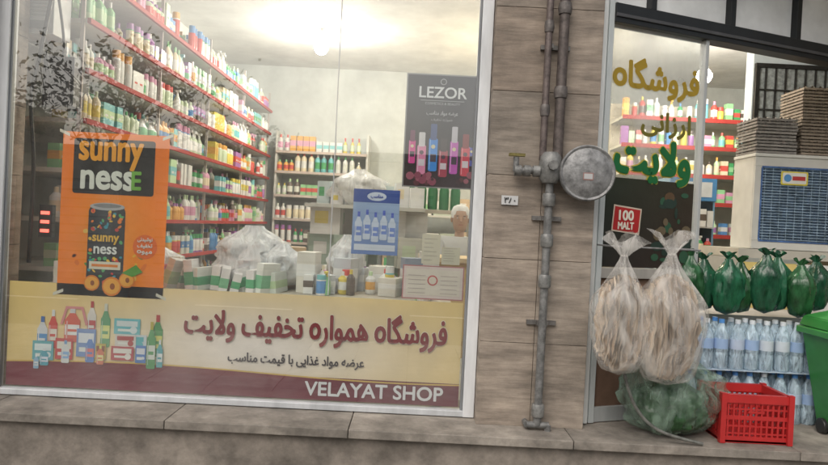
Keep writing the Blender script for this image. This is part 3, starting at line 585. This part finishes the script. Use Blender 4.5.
b=MB(); b.tube(smooth([(1.13,-.3,.85),(1.2,-.31,.66),(1.33,-.315,.54),(1.56,-.32,.482)]),.009,(.22,.22,.2)); b.obj("leaning_stick",M_metal)
for i in range(10):
    x=1.47+i*.112+ru(-.015,.015); lumpy("green_bag",(x,.24+.07*(i%2),1.28+ru(-.02,.02)),.085,.08,ru(.15,.18),M_poly,[(.015,.09,.045),(.02,.12,.06),(.025,.11,.04)][i%3],20+i,.14,n=28,m=16,extra=.5,rough=1.6)
def wbottle(b,x,y,z):
    b.lathe([(.036,0),(.042,.01),(.042,.09),(.038,.1),(.042,.11),(.042,.19),(.036,.22),(.016,.27),(.015,.275)],(x,y,z),9,col=(1,1,1),mi=0)
    b.lathe([(.0425,.12),(.0427,.18)],(x,y,z),9,col=random.choice([(.35,.5,.75),(.6,.68,.75),(.5,.6,.75)]),mi=1); b.lathe([(.017,.272),(.017,.295)],(x,y,z),8,col=random.choice([(.1,.3,.7),(.7,.75,.8)]),mi=1)
for L in range(2):
    for k in range(4):
        b=MB(); x0=1.70+k*.272; z=.472+L*.31
        for i in range(3):
            for j in range(2): wbottle(b,x0+i*.087,.2+j*.088,z)
        if L==1: b.box(x0-.046,x0+.22,.155,.335,z-.006,z-.002,(.5,.6,.7),1)
        b.obj("water_bottle_pack",[M_water,M_plastic])
b=MB(); b.box(1.6,3.0,.42,.9,.46,1.05,(.4,.44,.47)); b.box(1.6,3.0,.42,.9,1.053,1.08,(.4,.38,.35)); b.obj("low_cabinet",M_matte)
def crate(cx,cy,z0,w,d,h,col):
    b=MB(); x0,x1,y0,y1=cx-w/2,cx+w/2,cy-d/2,cy+d/2; t=.012
    def side(p0,p1):
        v=Vector(p1)-Vector(p0); L=v.length; mx=Matrix.Translation((p0[0],p0[1],z0))@Matrix.Rotation(math.atan2(v.y,v.x),4,'Z')
        b.box(0,L,0,t,0,.035,col,0,mx); b.box(0,L,-.006,t+.006,h-.045,h,col,0,mx); b.box(0,L,0,t,h*.48,h*.48+.02,col,0,mx)
        n=int(L/.028)
        for i in range(n+1):
            x=L*i/n; b.box(max(0,x-.005),min(L,x+.005),.001,t-.001,.03,h-.04,col,0,mx)
        for zz in(.33,.18,.68,.8): b.box(0,L,.002,t-.002,h*zz,h*zz+.008,col,0,mx)
        b.box(L*.38,L*.62,-.001,t+.001,h*.62,h*.62+.012,col,0,mx)
    side((x0,y0),(x1,y0)); side((x1,y0),(x1,y1)); side((x1,y1),(x0,y1)); side((x0,y1),(x0,y0))
    for x in(x0,x1):
        for y in(y0,y1): b.box(x-.014,x+.014,y-.014,y+.014,0+z0,z0+h+.006,col)
    b.box(x0,x1,y0,y1,z0+.004,z0+.014,col); return b
b=crate(1.875,-.1,.472,.36,.28,.26,(.5,.03,.03)); b.obj("red_crate",M_plastic)
b=MB(); G=(.05,.28,.06)
def frust(b,cx,cy,z0,z1,w0,d0,w1,d1,col):
    vs=[(cx+sx*w/2,cy+sy*d/2,z) for z,w,d in((z0,w0,d0),(z1,w1,d1)) for sx,sy in((-1,-1),(1,-1),(1,1),(-1,1))]
    b.add(vs,[(0,3,2,1),(4,5,6,7),(0,1,5,4),(1,2,6,5),(2,3,7,6),(3,0,4,7)],col)
bx=2.58
frust(b,bx,-.06,.50,1.03,.34,.3,.5,.42,G); frust(b,bx,-.06,1.03,1.07,.55,.47,.55,.47,(.06,.32,.07)); frust(b,bx,-.06,1.073,1.13,.53,.45,.50,.42,G); frust(b,bx,-.06,1.13,1.19,.50,.42,.25,.2,G)
for x in(bx-.2,bx+.2): b.tube([(x,.02,.515),(x+.03,.02,.515)],.045,(.03,.03,.03),12)
for k in range(4): b.box(bx-.16+k*.1,bx-.14+k*.1,-.255,-.242,.6,1.0,(.05,.25,.06))
b.box(bx-.08,bx+.08,-.31,-.29,1.04,1.06,G); b.obj("green_bin",M_plastic,None,.012)
# ------------------------------------------------------------------ evaporative cooler + trays
e=empty("evaporative_cooler"); b=MB(); CR=(.62,.62,.58)
x0,x1,y0,y1,z0,z1=2.49,3.2,1.1,1.42,1.5,2.18
b.box(x0,x1,y0+.02,y1,z0,z1,CR); b.box(x0,x1,y0,y0+.018,z1-.07,z1,CR); b.box(x0,x1,y0,y0+.018,z0,z0+.06,CR); b.box(x0,x0+.055,y0,y0+.018,z0+.06,z1-.07,CR); b.box(x1-.055,x1,y0,y0+.018,z0+.06,z1-.07,CR)
b.box(x0-.008,x1+.008,y0-.008,y1,z1+.001,z1+.025,(.66,.66,.62)); b.obj("body",M_matte,e,.004)
b=MB(); b.box(x0+.055,x1-.055,y0+.014,y0+.0195,z0+.06,z1-.07,(.1,.16,.25))
for k in range(26):
    z=z0+.07+k*.021; mx=Matrix.Translation((0,y0+.006,z))@Matrix.Rotation(-.5,4,'X'); b.box(x0+.056,x1-.056,-.008,.008,0,.004,(.42,.56,.7),0,mx)
for k in range(11): x=x0+.075+k*.058; b.box(x,x+.003,y0-.001,y0+.004,z0+.06,z1-.07,(.4,.54,.68))
b.box(x0+.05,x1-.05,y0-.004,y0-.0005,z1-.08,z1-.068,(.1,.2,.45)); b.box(x0+.05,x1-.05,y0-.004,y0-.0005,z0+.055,z0+.067,(.1,.2,.45)); b.box(x0+.045,x0+.057,y0-.004,y0-.0005,z0+.068,z1-.081,(.1,.2,.45))
b.obj("louvre_grille",M_metal,e)
b=MB(); b.rrect(2.68,2.88,1.98,2.08,.012,y0-.005,(.7,.6,.08)); b.rrect(2.692,2.868,1.99,2.07,.01,y0-.006,(.75,.75,.7)); b.disc(2.73,2.03,.028,y0-.007,(.1,.3,.6)); b.rect(2.765,2.86,2.015,2.045,y0-.007,(.5,.05,.05)); b.obj("label",M_print,e)
b=MB()
b.box(2.4,3.3,1.1,1.75,.46,1.07,(.6,.42,.12)); b.box(2.42,2.83,1.09,1.099,.5,1.4,(.7,.55,.2)); b.box(2.85,3.28,1.09,1.099,.5,1.4,(.72,.72,.7)); b.box(2.4,3.3,1.1,1.75,1.43,1.497,(.5,.48,.42))
b.box(2.4,2.45,1.1,1.75,1.073,1.427,(.4,.4,.38)); b.box(3.25,3.3,1.1,1.75,1.073,1.427,(.4,.4,.38)); b.obj("cooler_stand",M_matte)
def trays(x,y,z,n,col,seed):
    random.seed(seed); b=MB(); S=.3; G=20
    for k in range(n):
        zz=z+k*.024; kk=ru(.85,1.1); ox=ru(-.006,.006); oy=ru(-.006,.006); vs=[]
        for j in range(G+1):
            for i in range(G+1):
                h=.02*math.cos(i/G*math.pi*10)*math.cos(j/G*math.pi*10); vs.append((x+ox+S*i/G,y+oy+S*j/G,zz+.022+h))
        w=G+1; c=tuple(q*kk for q in col); b.add(vs,[(j*w+i,j*w+i+1,(j+1)*w+i+1,(j+1)*w+i) for j in range(G) for i in range(G)],c,0,True)
        b.box(x+ox,x+ox+S,y+oy,y+oy+.002,zz+.01,zz+.026,c); b.box(x+ox,x+ox+.002,y+oy+.003,y+oy+S,zz+.01,zz+.026,c)
    b.obj("egg_tray_stack",M_card)
trays(2.49,1.11,2.2,11,(.33,.31,.29),1); trays(2.82,1.11,2.2,21,(.3,.25,.2),2); trays(3.15,1.11,2.2,17,(.34,.32,.3),3)
e=empty("barred_window"); b=MB(); b.box(3.36,3.4,2.86,2.899,2.65,3.35,(.03,.03,.03)); b.box(4.3,4.34,2.86,2.899,2.65,3.35,(.03,.03,.03)); b.box(3.4,4.3,2.86,2.899,3.31,3.35,(.03,.03,.03)); b.box(3.4,4.3,2.86,2.899,2.65,2.69,(.03,.03,.03))
for k in range(9): b.box(3.46+k*.1,3.475+k*.1,2.87,2.885,2.69,3.31,(.04,.04,.04))
for k in range(2): b.box(3.4,4.3,2.872,2.884,2.88+k*.2,2.895+k*.2,(.04,.04,.04))
b.box(3.4,4.3,2.888,2.897,2.69,3.31,(.45,.5,.52)); b.obj("bars_and_frame",M_metal,e)
e=empty("drinks_fridge"); b=MB(); b.box(2.72,3.22,3.3,3.9,.46,2.2,(.25,.45,.65)); b.box(2.75,3.19,3.28,3.299,.75,1.95,(.02,.03,.04)); b.box(2.72,3.22,3.275,3.299,1.96,2.2,(.1,.3,.6)); b.box(2.77,3.17,3.27,3.274,2.0,2.16,(.75,.78,.8))
b.obj("cabinet",M_plastic,e,.005); p=MB()
for z in(.8,1.1,1.4,1.68):
    for k in range(5): product(p,2.8+k*.085,3.25,z,.24,1)
    p.box(2.75,3.19,3.22,3.279,z-.012,z-.002,(.6,.6,.6))
p.obj("drinks",M_plastic,e)
# ------------------------------------------------------------------ world, sun, camera
SE=math.radians(48); AZ=math.radians(205)
w=bpy.data.worlds.new("World"); scene.world=w; w.use_nodes=True; nt=w.node_tree; bg=nt.nodes["Background"]
sk=nt.nodes.new("ShaderNodeTexSky"); sk.sky_type='NISHITA'; sk.sun_disc=False; sk.sun_elevation=SE; sk.sun_rotation=AZ; sk.dust_density=6; sk.air_density=1.5
hs=nt.nodes.new("ShaderNodeHueSaturation"); hs.inputs["Saturation"].default_value=.4; nt.links.new(sk.outputs[0],hs.inputs["Color"]); nt.links.new(hs.outputs[0],bg.inputs[0]); bg.inputs[1].default_value=.13
s=bpy.data.lights.new("sun","SUN"); s.energy=.5; s.angle=math.radians(45); s.color=(1,.92,.82); so=bpy.data.objects.new("sun",s); COL.objects.link(so)
dirv=Vector((-math.sin(AZ)*math.cos(SE),-math.cos(AZ)*math.cos(SE),-math.sin(SE))); so.rotation_euler=dirv.to_track_quat('-Z','Y').to_euler(); so.location=(-5,-10,12)
cam=bpy.data.cameras.new("camera"); co=bpy.data.objects.new("camera",cam); COL.objects.link(co); scene.camera=co
th=.05; pt=.012; X=Vector((1,0,0)); Fw=Vector((0,math.cos(pt),-math.sin(pt))); Zp=Vector((0,math.sin(pt),math.cos(pt)))
Rv=X*math.cos(th)+Zp*math.sin(th); Uv=-X*math.sin(th)+Zp*math.cos(th)
m=Matrix((( Rv.x,Uv.x,-Fw.x,0),(Rv.y,Uv.y,-Fw.y,-3.7),(Rv.z,Uv.z,-Fw.z,1.55),(0,0,0,1))); co.matrix_world=m
cam.sensor_width=36; cam.lens=28.26; cam.clip_start=.05; cam.clip_end=600
